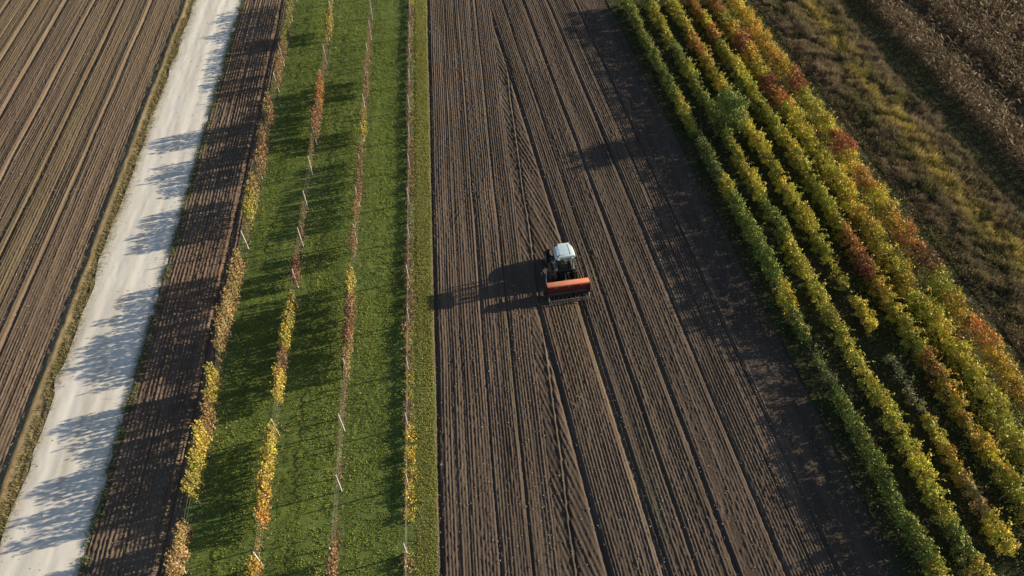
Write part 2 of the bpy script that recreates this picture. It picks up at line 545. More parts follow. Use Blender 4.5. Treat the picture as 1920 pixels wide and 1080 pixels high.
# stones, clods, straw bits
def pebbles(x, y, z, s):
    n = len(x)
    o = np.array([(1, 0, 0), (0, 1, 0), (-1, 0, 0), (0, -1, 0), (0, 0, 1)], float)
    q = o[None] * s[:, None, None] * rng.uniform(.6, 1.3, (n, 5, 3))
    a = rng.uniform(0, 6.28, n); ca, sa = np.cos(a)[:, None], np.sin(a)[:, None]
    X = q[..., 0] * ca - q[..., 1] * sa + x[:, None]; Yy = q[..., 0] * sa + q[..., 1] * ca + y[:, None]
    v = np.stack([X, Yy, q[..., 2] * .8 + z[:, None]], -1).reshape(-1, 3)
    f = (np.array([(0, 1, 4), (1, 2, 4), (2, 3, 4), (3, 0, 4)])[None] + 5 * np.arange(n)[:, None, None]).reshape(-1, 3)
    return v, f


M_STONE = leaf_mat('stone', False, 0.0)
n = 9000
x, y = scatter(n, -2.6, 23.2, 8, 90)
x = np.where(x > 20, x - .1 * y, x - .06 * y * (x > 4)); 
v, f = pebbles(x, y, np.full(n, .02), rng.uniform(.015, .05, n) ** 1.0)
c = mixc((.10, .08, .06), (.42, .38, .32), rng.random(n) ** 2.2)
c4 = np.repeat(c, 4, 0)
stuff('field_stones', v, f, M_STONE, c4, 'small pale stones and clods scattered over the dark seeded field', 'stones')
n = 9000
x, y = scatter(n, -50, -22.3, 8, 90)
x = np.where((x > -27) & (x < -22.6) & (rng.random(n) < .75), -22.4 + rng.normal(0, .2, n), x)
v, f = pebbles(x, y, np.full(n, .02), rng.uniform(.015, .05, n))
c4 = np.repeat(mixc((.14, .11, .08), (.5, .47, .4), rng.random(n) ** 1.8), 4, 0)
stuff('track_stones', v, f, M_STONE, c4, 'loose stones on the gravel track, its verge and the dry field', 'stones')

# ground cover in the right vineyard
n = 150000
x, y = scatter(n, 22.7, 39.3, 8, 84, .1)
u = x + .1 * y
keep = fbm(x / .5, y / .5, 110) > .40
keep &= (u > 23.9) | (rng.random(n) < .25)
x, y, u = x[keep], y[keep], u[keep]; n = len(x)
t_ = fbm(x / .9, y / .9, 111)
v, f = blades(np.stack([x, y, np.full(n, .02)], -1), (.07 + .22 * t_ ** 1.5) * rng.uniform(.6, 1.4, n), rng.uniform(.03, .07, n), .85)
c = mixc((.035, .07, .015), (.12, .15, .035), rng.random(n) * .7 + .5 * vn(x / 2, y / 3, 112) - .2)
stuff('ground_cover', v, f, M_BLADE, jit(c, n), 'dark green weeds growing in the alleys of the right-hand vineyard', 'ground cover')
n = 16000
x, y = scatter(n, 23.5, 39.0, 8, 84, .1)
v, f = leaves(np.stack([x, y, .10 + .12 * rng.random(n)], -1), rng.uniform(.06, .13, n), 1.0)
c = mixc((.10, .08, .03), (.30, .24, .07), rng.random(n))
stuff('fallen_leaves', v, f, M_BLADE, jit(c, n), 'fallen yellow and brown leaves under the right-hand vines', 'leaf litter')

n = 75000
x, y = scatter(n, 29.8, 37.4, 10, 84, .1)
u = x + .1 * y
hh_ = fbm(x / .7, y / .8, 122)
keep = (hh_ > .42) & (rng.random(n) < np.clip((u - 29.8) / 2.5, .25, 1))
x, y, hh_ = x[keep], y[keep], hh_[keep]; n = len(x)
v, f = leaves(np.stack([x, y, .05 + rng.random(n) ** .7 * .95 * np.clip((hh_ - .38) * 4, 0, 1)], -1), rng.uniform(.07, .14, n), .3)
c = mixc((.10, .16, .035), (.30, .31, .06), rng.random(n) * .5 + .7 * vn(x / 1.5, y / 2, 123) - .1)
stuff('undergrowth', v, f, M_BLADE, jit(c, n, .2), 'leafy green suckers and weeds between the outer right-hand vine rows', 'undergrowth')

# fallow weeds: brown and purple-grey, golden band near the field track
n = 330000
x, y = scatter(n, 38.9, 47.1, 14, 84, .1)
u = x + .1 * y
keep = fbm(x / .5, y / .5, 115) > .30
x, y, u = x[keep], y[keep], u[keep]; n = len(x)
cl = np.clip(2.0 * fbm(x / .5, y / .55, 121) - .35, .2, 1.3)
hgt = .10 + .95 * cl * fbm(x / 1.6, y / 1.9, 116) * np.clip((u - 38.9) / 1.5, .25, 1)
band = np.exp(-((u - 43.9 - 1.6 * (vn(y / 6, 2, 117) - .5)) / 1.15) ** 2) * np.clip(2.4 * vn(x / 1.3, y / 2.2, 118) - .1, 0, 1)
v, f = blades(np.stack([x, y, np.full(n, .0)], -1), hgt * rng.uniform(.5, 1.4, n), rng.uniform(.03, .07, n), .6)
c = mixc((.125, .105, .06), (.29, .23, .14), rng.random(n) * .7 + .5 * vn(x / 2.2, y / 2.6, 119) - .1)
gm = np.clip(2.5 * vn(x / 1.7, y / 2.3, 120) - 1.1, 0, 1) * .8
c = c * (1 - gm[:, None]) + np.array((.11, .12, .04)) * gm[:, None]
c = c * (1 - band[:, None]) + np.array((.38, .31, .09)) * band[:, None]
stuff('fallow_weeds', v, f, M_BLADE, jit(c, n, .3), 'tall brown weeds with a golden band on the fallow strip', 'weeds')
# seed heads and dry leaves over the fallow
n = 60000
x, y = scatter(n, 38.9, 47.0, 14, 84, .1)
cl = np.clip(2.0 * fbm(x / .5, y / .55, 121) - .35, .2, 1.3)
hg = (.10 + .95 * cl * fbm(x / 1.6, y / 1.9, 116)) * rng.uniform(.4, 1.05, n)
keep = rng.random(n) < cl
x, y, hg = x[keep], y[keep], hg[keep]; n = len(x); u = x + .1 * y
v, f = leaves(np.stack([x, y, hg], -1), rng.uniform(.04, .08, n), .3)
c = mixc((.17, .125, .07), (.42, .31, .18), rng.random(n))
bd = np.exp(-((u - 43.9 - 1.6 * (vn(y / 6, 2, 117) - .5)) / 1.15) ** 2) * np.clip(2.4 * vn(x / 1.3, y / 2.2, 118) - .1, 0, 1)
c = c * (1 - bd[:, None]) + np.array((.52, .42, .12)) * bd[:, None]
stuff('seed_heads', v, f, M_BLADE, jit(c, n, .3), 'dry seed heads of the weeds on the fallow strip', 'weeds')
# grass on the field track
n = 60000
x, y = scatter(n, 46.2, 50.4, 30, 84, .1)
u = x + .1 * y
keep = (np.abs(np.abs(u - 47.9) - .7) > .22) | (rng.random(n) < .3)
x, y = x[keep], y[keep]; n = len(x)
v, f = blades(np.stack([x, y, np.full(n, .0)], -1), rng.uniform(.08, .3, n), rng.uniform(.03, .06, n), .8)
c = mixc((.045, .07, .02), (.17, .16, .06), rng.random(n))
stuff('track_grass', v, f, M_BLADE, jit(c, n), 'dark grass on the field track between fallow weeds and dry corn', 'grass')


# dry corn crop, tangled
def corn():
    V, C = [], []
    rows = np.arange(50.6, 84, .75)
    px, py = [], []
    for ru in rows:
        if 53.4 < ru < 56.6 : dens = .18
        elif 60.5 < ru < 61.5: dens = .35
        else: dens = 1.0
        ys = np.arange(30, 84, .24)
        ys = ys[rng.random(len(ys)) < dens * .9]
        px.append(ru - .1 * ys + rng.normal(0, .07, len(ys))); py.append(ys + rng.normal(0, .05, len(ys)))
    px, py = np.concatenate(px), np.concatenate(py)
    n = len(px)
    H = rng.uniform(1.0, 1.9, n) * (.7 + .5 * fbm(px / 2, py / 2, 130))
    la, lt = rng.uniform(0, 6.28, n), rng.normal(.25, .2, n)
    top = np.stack([px + np.cos(la) * np.sin(lt) * H, py + np.sin(la) * np.sin(lt) * H, H * np.cos(lt)], -1)
    base = np.stack([px, py, np.zeros(n)], -1)
    # stalks: two crossed slivers each
    for dx, dy in ((.018, 0), (0, .018)):
        d = np.array((dx, dy, 0))
        V.append(np.stack([base - d, base + d, top + d * .4, top - d * .4], 1)); C.append(mixc((.22, .17, .10), (.34, .28, .18), rng.random(n)))
    for k in range(9):
        t = rng.uniform(.2, 1.0, n)[:, None]
        A = base * (1 - t) + top * t
        a = rng.uniform(0, 6.28, n); L1 = rng.uniform(.2, .45, n); up = rng.uniform(-.1, .8, n)
        d = np.stack([np.cos(a), np.sin(a), up], -1)
        Bm = A + d * L1[:, None]
        d2 = np.stack([np.cos(a + rng.normal(0, .4, n)), np.sin(a + rng.normal(0, .4, n)), -rng.uniform(.2, 1.4, n)], -1)
        E = Bm + d2 * (L1 * rng.uniform(.5, 1.1, n))[:, None]
        sd_ = np.stack([-np.sin(a), np.cos(a), rng.normal(0, .5, n)], -1) * rng.uniform(.02, .042, n)[:, None]
        col = mixc((.065, .042, .024), (.30, .21, .11), rng.random(n) ** 1.3 * .8 + .3 * vn(px / 3, py / 3, 131))
        V.append(np.stack([A - sd_ * .5, A + sd_ * .5, Bm + sd_, Bm - sd_], 1)); C.append(col)
        V.append(np.stack([Bm - sd_, Bm + sd_, E + sd_ * .2, E - sd_ * .2], 1)); C.append(col)
    v = np.concatenate(V).reshape(-1, 3)
    c = np.concatenate(C)
    stuff('dry_corn', v, np.arange(len(v)).reshape(-1, 4), M_BLADE, jit(c, len(c), .2), 'tangled dry brown corn crop standing in the top right corner', 'corn')


corn()
n = 130000
x = rng.uniform(50.0, 84, n); y = rng.uniform(30, 84, n); x = x - .1 * y
u = x + .1 * y
v, f = blades(np.stack([x, y, np.full(n, .0)], -1), rng.uniform(.1, .5, n) * (.6 + .8 * fbm(x, y, 133)), rng.uniform(.03, .06, n), .8)
gl = np.exp(-((u - 55) / 1.5) ** 2)
c = mixc((.10, .075, .045), (.22, .17, .10), rng.random(n))
c = c * (1 - .7 * gl[:, None]) + np.array((.05, .07, .03)) * .7 * gl[:, None]
stuff('corn_undergrowth', v, f, M_BLADE, jit(c, n), 'low weeds and dry trash on the ground between the corn rows', 'weeds')


# ------------------------------------------------------------------ tubes and shapes for objects
def tube(bm, pts, rads, seg=8, cap=True):
    rings = []
    pts = [Vector(p) for p in pts]
    for i, p in enumerate(pts):
        d = (pts[min(i + 1, len(pts) - 1)] - pts[max(i - 1, 0)]).normalized()
        a = d.cross(Vector((0, 0, 1)) if abs(d.z) < .9 else Vector((1, 0, 0))).normalized()
        b = d.cross(a)
        rings.append([bm.verts.new(p + (a * math.cos(2 * math.pi * k / seg) + b * math.sin(2 * math.pi * k / seg)) * rads[i]) for k in range(seg)])
    for r0, r1 in zip(rings[:-1], rings[1:]):
        for k in range(seg):
            bm.faces.new((r0[k], r0[(k + 1) % seg], r1[(k + 1) % seg], r1[k]))
    if cap:
        bm.faces.new(rings[0][::-1]); bm.faces.new(rings[-1])


def box(bm, c, s, rot=None, bev=0.0):
    r = bmesh.ops.create_cube(bm, size=1)
    vs = r['verts']
    for q in vs:
        q.co = Vector((q.co.x * s[0], q.co.y * s[1], q.co.z * s[2]))
    if bev:
        es = list({e for q in vs for e in q.link_edges})
        rr = bmesh.ops.bevel(bm, geom=es, offset=bev, segments=2, affect='EDGES', profile=.6)
        vs = list({q for f_ in rr['faces'] for q in f_.verts} | set(q for q in vs if q.is_valid))
    M = Matrix.Translation(Vector(c)) @ (rot if rot else Matrix())
    for q in vs: q.co = M @ q.co
    return vs


def prism(bm, outline, axis, a, b, bev=0.0):
    """extrude a 2D outline along an axis from a to b"""
    def mk(p, t):
        return {'x': (t, p[0], p[1]), 'y': (p[0], t, p[1]), 'z': (p[0], p[1], t)}[axis]
    A = [bm.verts.new(mk(p, a)) for p in outline]
    B = [bm.verts.new(mk(p, b)) for p in outline]
    n = len(outline)
    fs = [bm.faces.new(A), bm.faces.new(B[::-1])]
    for i in range(n):
        fs.append(bm.faces.new((A[i], B[i], B[(i + 1) % n], A[(i + 1) % n])))
    bmesh.ops.recalc_face_normals(bm, faces=fs)
    if bev:
        es = list({e for f_ in fs for e in f_.edges})
        bmesh.ops.bevel(bm, geom=es, offset=bev, segments=2, affect='EDGES', profile=.6)


def lathe(bm, prof, axis_c, seg=32, axis='x'):
    """prof: (t, r) points, turned round a line through axis_c"""
    rings = []
    c = Vector(axis_c)
    for t, r_ in prof:
        ring = []
        for k in range(seg):
            a = 2 * math.pi * k / seg
            if axis == 'x': p = Vector((t, math.cos(a) * r_, math.sin(a) * r_))
            elif axis == 'z': p = Vector((math.cos(a) * r_, math.sin(a) * r_, t))
            else: p = Vector((math.cos(a) * r_, t, math.sin(a) * r_))
            ring.append(bm.verts.new(c + p))
        rings.append(ring)
    fs = []
    for r0, r1 in zip(rings[:-1], rings[1:]):
        for k in range(seg):
            fs.append(bm.faces.new((r0[k], r0[(k + 1) % seg], r1[(k + 1) % seg], r1[k])))
    fs.append(bm.faces.new(rings[0])); fs.append(bm.faces.new(rings[-1]))
    bmesh.ops.recalc_face_normals(bm, faces=fs)


def obj(name, bm, mat, parent=None, smooth=False):
    me = bpy.data.meshes.new(name)
    bm.to_mesh(me); bm.free()
    me.materials.append(mat)
    if smooth:
        me.polygons.foreach_set('use_smooth', np.ones(len(me.polygons), dtype=bool))
        try: me.set_sharp_from_angle(angle=R(35))
        except Exception: pass
    return link(name, me, parent)


# ------------------------------------------------------------------ vines
def foliage_mesh(name, length, width, z0, z1, n_leaf, n_clump, spread=.15, shoots=6, size=(.09, .15), seed=0, mat=None, rough=0):
    r = np.random.default_rng(seed)
    cx = r.uniform(-.5, .5, n_clump) * width
    cy = r.uniform(-.5, .5, n_clump) * length
    cz = z0 + (z1 - z0) * r.beta(1.6, 1.3, n_clump)
    top = z0 + (z1 - z0) * (.72 + .45 * vn(cy * 1.6, seed * 1.7, 5))
    if rough:
        top = z0 + (z1 - z0) * (.62 + .58 * vn(cy * 2.4, seed * 1.7, 6))
        cx *= .75 + .7 * vn(cy * 2.0, seed * 2.3, 7)
    cz = np.minimum(cz, top)
    cx *= (1.0 - .45 * (cz - z0) / (z1 - z0))
    k = r.integers(0, n_clump, n_leaf)
    P = np.stack([cx[k], cy[k], cz[k]], -1) + r.normal(0, spread, (n_leaf, 3)) * np.array((.9, 1.1, .85))
    tone_k = r.normal(0, .22, n_clump)[k]
    Q = []
    for s in range(shoots):
        m = 14
        y_ = r.uniform(-.5, .5) * length; x_ = r.uniform(-.3, .3) * width
        h_ = r.uniform(.25, .6); lx, ly = r.normal(0, .25, 2)
        t = np.linspace(0, 1, m)
        Q.append(np.stack([x_ + lx * t ** 1.5, y_ + ly * t ** 1.5, z1 - .15 + h_ * t * (1 - .25 * t)], -1) + r.normal(0, .04, (m, 3)))
    if Q:
        Q = np.concatenate(Q); P = np.concatenate([P, Q]); tone_k = np.concatenate([tone_k, np.zeros(len(Q))])
    P[:, 2] = np.maximum(P[:, 2], .08)
    n_ = len(P)
    v, f = leaves(P, r.uniform(size[0], size[1], n_), .08)
    g_ = np.exp(tone_k + r.normal(0, .20, n_))
    hue = r.normal(0, .12, n_)
    c = np.stack([g_ * (1 + hue), g_, g_ * (1 - hue)], -1)
    return np_mesh(name, v, f, mat or M_LEAF, c)


def shoot_mesh(name, length, width, z0, za, zb, n_sh, per, size, seed, spread=.055):
    """canopy of upright shoots, each a chain of leaves, as vines trained up wires grow"""
    r = np.random.default_rng(seed)
    Q, T = [], []
    den = vn(np.linspace(0, 3.2, 60), seed * 1.3, 8)
    for s_ in range(n_sh):
        yy = r.uniform(-.5, .5) * length
        x0 = r.normal(0, .5) * width * .5
        top = za + (zb - za) * (.55 * vn(yy * 2.0, seed * 2.1, 9) + .45 * r.random())
        lx, ly = r.normal(0, .07), r.normal(0, .13)
        m = int(per * (top - z0) * r.uniform(.6, 1.3))
        t = r.uniform(0, 1, m) ** .85
        Q.append(np.stack([x0 + lx * t, yy + ly * t, z0 + (top - z0) * t], -1) + r.normal(0, spread, (m, 3)) * (1.2 - .7 * t[:, None]))
        T.append(np.full(m, r.normal(0, .2)))
    P = np.concatenate(Q); T = np.concatenate(T); n_ = len(P)
    v, f = leaves(P, r.uniform(size[0], size[1], n_), .08)
    g_ = np.exp(T + r.normal(0, .2, n_)); hue = r.normal(0, .1, n_)
    return np_mesh(name, v, f, M_LEAF_DRY, np.stack([g_ * (1 + hue), g_, g_ * (1 - hue)], -1))


def wood_mesh(seed, length, hz, arms=True):
    r = random.Random(seed)
    bm = bmesh.new()
    p = [(0, 0, -.05)]
    x_, y_ = 0, 0
    for i in range(1, 6):
        x_ += r.uniform(-.04, .04); y_ += r.uniform(-.05, .05)
        p.append((x_, y_, hz * i / 5))
    tube(bm, p, [.05, .042, .036, .034, .032, .034], 7)
    if arms:
        for s in (-1, 1):
            q = [p[-1]]
            for i in range(1, 6):
                q.append((x_ + r.uniform(-.04, .04), y_ + s * length * .46 * i / 5, hz + .05 * math.sin(i) + r.uniform(-.02, .03)))
            tube(bm, q, [.028, .024, .02, .018, .014, .01], 6)
    me = bpy.data.meshes.new('trunk')
    bm.to_mesh(me); bm.free(); me.materials.append(M_BARK)
    return me


def cane_mesh(seed, length, hz, top, nsh=9, arch=.25):
    r = random.Random(seed)
    bm = bmesh.new()
    for i in range(nsh):
        y_ = r.uniform(-.48, .48) * length
        lx, ly = r.gauss(0, arch), r.gauss(0, arch * 1.3)
        h_ = (top - hz) * r.uniform(.7, 1.25)
        q = [(lx * t ** 2, y_ + ly * t ** 1.6, hz + h_ * math.sin(t * 1.35) ) for t in (0, .25, .5, .75, 1.0)]
        tube(bm, q, [.011, .010, .008, .007, .005], 4)
    me = bpy.data.meshes.new('cane')
    bm.to_mesh(me); bm.free(); me.materials.append(M_CANE)
    return me


FOL = {}
for i in range(7):
    FOL[('right', i)] = foliage_mesh('foliage', 2.35, .44, .15, 2.25, 1700, 52, .105, 14, (.08, .145), 200 + i, None, 1)
for i in range(5):
    FOL[('wide', i)] = foliage_mesh('foliage', 2.4, 1.75, .35, 2.15, 2400, 62, .14, 14, (.08, .15), 230 + i, None, 1)
for i in range(4):
    FOL[('thinright', i)] = foliage_mesh('foliage', 2.2, .5, .4, 1.75, 480, 22, .11, 7, (.08, .13), 250 + i)
for i in range(6):
    FOL[('left', i)] = shoot_mesh('foliage', 2.1, .42, .45, 1.75, 2.45, 56, 31, (.075, .13), 270 + i, .065)
for i in range(5):
    FOL[('thin', i)] = shoot_mesh('foliage', 2.05, .18, .45, 1.6, 2.25, 44, 30, (.07, .12), 290 + i, .05)
for i in range(4):
    FOL[('sparse', i)] = shoot_mesh('foliage', 2.0, .2, .6, 1.2, 1.9, 13, 14, (.06, .11), 300 + i, .05)
for i in range(6):
    FOL[('edge', i)] = foliage_mesh('foliage', 2.4, .46, .10, 2.10, 2300, 95, .11, 12, (.08, .14), 350 + i)
for i in range(5):
    FOL[('low', i)] = foliage_mesh('foliage', 2.1, .80, .06, .36, 620, 44, .10, 3, (.06, .12), 310 + i, M_LEAF_DRY)
for i in range(3):
    FOL[('bush', i)] = foliage_mesh('foliage', 2.5, 1.9, .6, 3.9, 5200, 90, .24, 16, (.10, .17), 330 + i)
NV = {'right': 7, 'wide': 5, 'thinright': 4, 'left': 6, 'thin': 5, 'low': 5, 'bush': 3, 'sparse': 4, 'edge': 6}
TR = [wood_mesh(400 + i, 2.1, .8) for i in range(4)]
TRL = [wood_mesh(410 + i, 2.0, .3) for i in range(2)]
CN = [cane_mesh(420 + i, 2.1, .8, 2.0) for i in range(4)]
CNW = [cane_mesh(430 + i, 2.1, .8, 2.2, 12, .6) for i in range(3)]
CNL = [cane_mesh(440 + i, 2.0, .22, .45, 4) for i in range(2)]

PAL = {'green': (.19, .24, .05), 'dark green': (.12, .17, .045), 'yellow-green': (.44, .41, .06), 'yellow': (.60, .50, .07),
       'golden': (.55, .37, .06), 'orange': (.50, .24, .07), 'red': (.36, .10, .06), 'dark red': (.17, .065, .05),
       'brown': (.27, .18, .10), 'ochre': (.38, .28, .12), 'reddish brown': (.34, .19, .11), 'pale': (.30, .30, .16),
       'bare brown': (.20, .13, .08)}


def proj_y(X, Y, Z):
    b = X * math.sin(YAW) + Y * math.cos(YAW)
    d = CAM_H - Z
    fw = b * math.cos(PITCH) + d * math.sin(PITCH)
    up = b * math.sin(PITCH) - d * math.cos(PITCH)
    return 540 - FPX * up / fw


ORD = ['first', 'second', 'third', 'fourth', 'fifth', 'sixth', 'seventh', 'eighth', 'ninth', 'tenth', 'eleventh', 'twelfth', 'thirteenth',
       'fourteenth', 'fifteenth', 'sixteenth', 'seventeenth', 'eighteenth', 'nineteenth', 'twentieth', 'twenty-first', 'twenty-second',
       'twenty-third', 'twenty-fourth', 'twenty-fifth', 'twenty-sixth', 'twenty-seventh', 'twenty-eighth', 'twenty-ninth', 'thirtieth']
WOODS = []


def vine(loc, rz, kind, colour, sc=1.0, wide=False):
    t = empty('grapevine', loc, rz + (math.pi if random.random() < .5 else 0))
    i = random.randrange(NV[kind])
    f_ = link('foliage', FOL[(kind, i)], t)
    c = PAL[colour]
    k = random.uniform(.85, 1.15)
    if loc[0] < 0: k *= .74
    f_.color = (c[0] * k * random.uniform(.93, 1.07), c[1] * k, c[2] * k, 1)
    f_.scale = (1, 1, sc)
    low = kind == 'low'
    link('trunk', random.choice(TRL if low else TR), t)
    link('cane', random.choice(CNL if low else (CNW if wide else CN)), t)
    return t


def lookup(tab, py):
    for lim, c in tab:
        if py < lim: return c
    return tab[-1][1]


def u_tag(where):
    return 'row beside the seeded field' in where


def sow_row(xfun, rz, spacing, ys, tab, where, group, wide=False, zt=1.8, top_lim=-8):
    cnt = {}
    y_ = ys[1]
    while y_ > ys[0]:
        x_ = xfun(y_)
        py = proj_y(x_, y_, zt)
        e = lookup(tab, py)
        yy = y_
        y_ -= spacing
        if e is None or py > 1135 or py < -28: continue
        kind, colour = e[0], e[1]
        hs = 1.0
        if kind == 'right' and u_tag(where): kind = 'edge'
        if kind in ('left', 'thin'):
            q_ = vn(yy / 2.6, x_ * 1.37, 777)
            th_ = .29 if x_ < -16 else (.40 if x_ < -12 else .46)
            if q_ < th_:
                kind, hs = 'sparse', .9
            elif kind == 'left': hs = (1.05 if x_ < -16 else .9) + .25 * min(1, (q_ - th_) * 3.5)
            else: hs = .85 + .25 * min(1, (q_ - th_) * 3.5)
        if isinstance(colour, (list, tuple)): colour = random.choice(colour)
        sc = e[2] if len(e) > 2 else 1.0
        t = vine((x_ + random.uniform(-.08, .08), yy + random.uniform(-.1, .1), 0), rz, kind, colour, sc * hs * (random.uniform(.93, 1.07) if x_ < 0 else random.uniform(.70, .97)), wide)
        adj = {'thin': 'thin ', 'thinright': 'thin ', 'sparse': 'sparse '}.get(kind, '')
        nm = adj + colour
        cnt[nm] = cnt.get(nm, 0) + 1
        num = ORD[max(0, cnt.get(nm, 1) - 1)]
        tag(t, '%s %s vine from the top edge, %s' % (num, nm, where), 'vine', group)


YG, G, DG, Yl, GO, OR_, RE, DR, BR, OC, RB, PA, BB = ('yellow-green', 'green', 'dark green', 'yellow', 'golden', 'orange', 'red', 'dark red', 'brown', 'ochre', 'reddish brown', 'pale', 'bare brown')
L_, T_, W_ = 'left', 'thin', 'low'
left_rows = [
    (-16.6, [(85, (T_, G)), (110, (T_, BR)), (160, (T_, BR)), (190, None), (300, (L_, [OC, BR])), (390, (L_, [OC, OR_, BR])), (412, (L_, YG)), (445, (L_, OC)), (468, None),
             (690, (L_, [OC, BR, OC])), (735, (L_, [OC, YG])), (880, (L_, [Yl, OC, Yl])), (935, (L_, YG)), (985, None), (1200, (L_, OC))],
     'vine row nearest the white track'),
    (-12.5, [(78, (L_, YG)), (140, (T_, BB)), (290, (L_, [OR_, RB])), (318, (L_, YG)), (360, None), (432, (L_, [RB, OC])), (535, (L_, DR)), (550, None),
             (665, (L_, YG)), (705, (T_, BB)), (765, (L_, [YG, Yl])), (825, None), (905, (L_, [YG, Yl])), (925, (T_, BB)), (1200, (L_, GO))],
     'second vine row from the white track'),
    (-8.45, [(30, None), (120, (T_, RB)), (160, (T_, BR)), (200, (T_, BB)), (275, (L_, YG, .85)), (335, (T_, BB)), (462, (T_, [BR, OC], 1.1)), (500, None), (540, (L_, YG)),
             (645, (L_, RB, .85)), (715, (L_, OC, .9)), (770, (L_, BR, .85)), (815, None), (880, (L_, [G, OC], .8)), (1000, None), (1200, (L_, [RE, RB]))],
     'third vine row from the white track'),
    (-4.53, [(420, (W_, [BB, BR, PA, YG], .9)), (560, (W_, [BR, PA, OC], .9)), (600, (W_, BR)), (700, (W_, [BR, OC])), (740, (W_, YG)), (820, (W_, [OC, BR])), (950, (W_, [Yl, YG], 1.1)), (1020, None), (1200, (W_, OC))],
     'low vine row along the seeded field'),
]
for X_, tab, where in left_rows:
    sow_row(lambda y, X_=X_: X_, 0.0, 2.0, (11.5, 80), tab, where, 'vines of the left-hand vineyard', zt=(1.5 if X_ < -5 else .6))

A_, H_, Wd = 'right', 'thinright', 'wide'
right_rows = [
    (24.85, [(180, (A_, G)), (215, (A_, YG, .95)), (250, (H_, G)), (330, (A_, [G, DG], .9)), (420, (A_, [G, YG])), (590, (A_, [G, G, YG])), (690, (H_, DG, .8)),
             (760, (A_, [G, YG], .85)), (1200, (A_, [G, G, YG], .95))], 'right-hand vineyard, row beside the seeded field'),
    (27.15, [(60, (A_, [YG, G])), (170, (A_, [G, G, YG])), (260, (A_, G)), (370, (A_, YG)), (450, (A_, G)), (480, (A_, YG)), (510, (A_, [Yl, YG])), (640, (A_, YG)), (760, (A_, [YG, Yl])),
             (900, (A_, [YG, Yl])), (1200, (A_, [YG, G]))], 'right-hand vineyard, second row from the seeded field'),
    (29.4, [(45, (A_, [YG, Yl])), (62, (A_, GO)), (88, (A_, OR_)), (175, (A_, [Yl, GO])), (205, (A_, [YG, OC])), (330, (A_, [YG, Yl])), (480, (A_, [GO, Yl, YG])), (540, (H_, [YG, Yl])), (620, (A_, Yl)), (650, None),
            (740, (H_, [OC, PA])), (830, (A_, [YG, GO, PA], .85)), (1200, (A_, [Yl, GO, OC], .85))], 'right-hand vineyard, third row from the seeded field'),
    (31.7, [(20, (A_, OR_)), (55, (A_, [OR_, Yl])), (150, (A_, [Yl, YG])), (280, (A_, [YG, YG, Yl])), (420, (A_, [YG])), (450, (A_, OR_)), (482, (A_, Yl)), (515, (A_, RE)), (610, (A_, [GO, Yl])),
            (635, (A_, [YG])), (652, (A_, OR_)), (672, (A_, YG)), (692, (A_, OR_)), (860, (A_, [Yl, YG, GO])), (1200, (A_, [YG, Yl]))], 'right-hand vineyard, fourth row from the seeded field'),
    (33.8, [(20, (Wd, OR_)), (45, (Wd, YG)), (70, (Wd, GO)), (92, (Wd, RE)), (130, (Wd, [GO, Yl])), (148, (Wd, RE)), (170, (Wd, Yl)), (195, (Wd, OR_)), (330, (Wd, [YG, Yl, YG])), (480, (Wd, [Yl, GO, YG])),
            (530, (Wd, Yl)), (600, (Wd, [YG, Yl])), (640, (Wd, [Yl, GO])), (860, (Wd, [YG, YG, Yl])), (910, (Wd, RE)), (1200, (Wd, [G, YG]))], 'right-hand vineyard, fifth row from the seeded field'),
    (36.1, [(50, (Wd, [Yl, GO])), (130, (Wd, [GO, Yl, OR_])), (155, (Wd, RE)), (200, (Wd, [YG, Yl])), (245, (Wd, [GO, Yl])), (275, (Wd, RE)), (320, (Wd, [Yl, YG])), (345, (Wd, OR_)), (435, (Wd, [Yl, GO])), (470, (Wd, OR_)),
            (492, (Wd, DR)), (530, (Wd, YG)), (600, (Wd, [GO, YG])), (630, (Wd, OR_)), (665, (Wd, Yl)), (1200, (Wd, [YG, GO]))], 'right-hand vineyard, outermost row beside the fallow'),
]
RZ = math.atan(.1)
ymin = [10.5, 10.5, 11.0, 12.0, 15.0, 20.5]
for (u0, tab, where), ym in zip(right_rows, ymin):
    sow_row(lambda y, u0=u0: u0 - .1 * y, RZ, 2.2, (ym, 79), tab, where, 'vines of the right-hand vineyard', wide=u0 > 33)

# the wild bush that stands up out of the second row
t = empty('bush', (22.9, 49.8, 0), .3)
f_ = link('foliage', FOL[('bush', 0)], t); f_.color = (.13, .20, .05, 1)
link('trunk', TR[0], t); link('cane', CNW[0], t)
tag(t, 'big green bush rising above the vines in the right-hand vineyard', 'bush')


# ------------------------------------------------------------------ trellis of the left vineyard
def post_mesh(i):
    r = random.Random(500 + i)
    bm = bmesh.new()
    lx, ly = r.uniform(-.05, .05), r.uniform(-.05, .05)
    w0 = .038
    A = [bm.verts.new((sx * w0, sy * w0, -.2)) for sx, sy in ((-1, -1), (1, -1), (1, 1), (-1, 1))]
    B = [bm.verts.new((lx + sx * w0 * .85, ly + sy * w0 * .85, 2.05 + r.uniform(-.1, .2))) for sx, sy in ((-1, -1), (1, -1), (1, 1), (-1, 1))]
    bm.faces.new(A[::-1]); bm.faces.new(B)
    for k in range(4): bm.faces.new((A[k], A[(k + 1) % 4], B[(k + 1) % 4], B[k]))
    bmesh.ops.bevel(bm, geom=bm.edges[:], offset=.008, segments=1, affect='EDGES')
    me = bpy.data.meshes.new('trellis_post')
    bm.to_mesh(me); bm.free(); me.materials.append(M_POST)
    return me


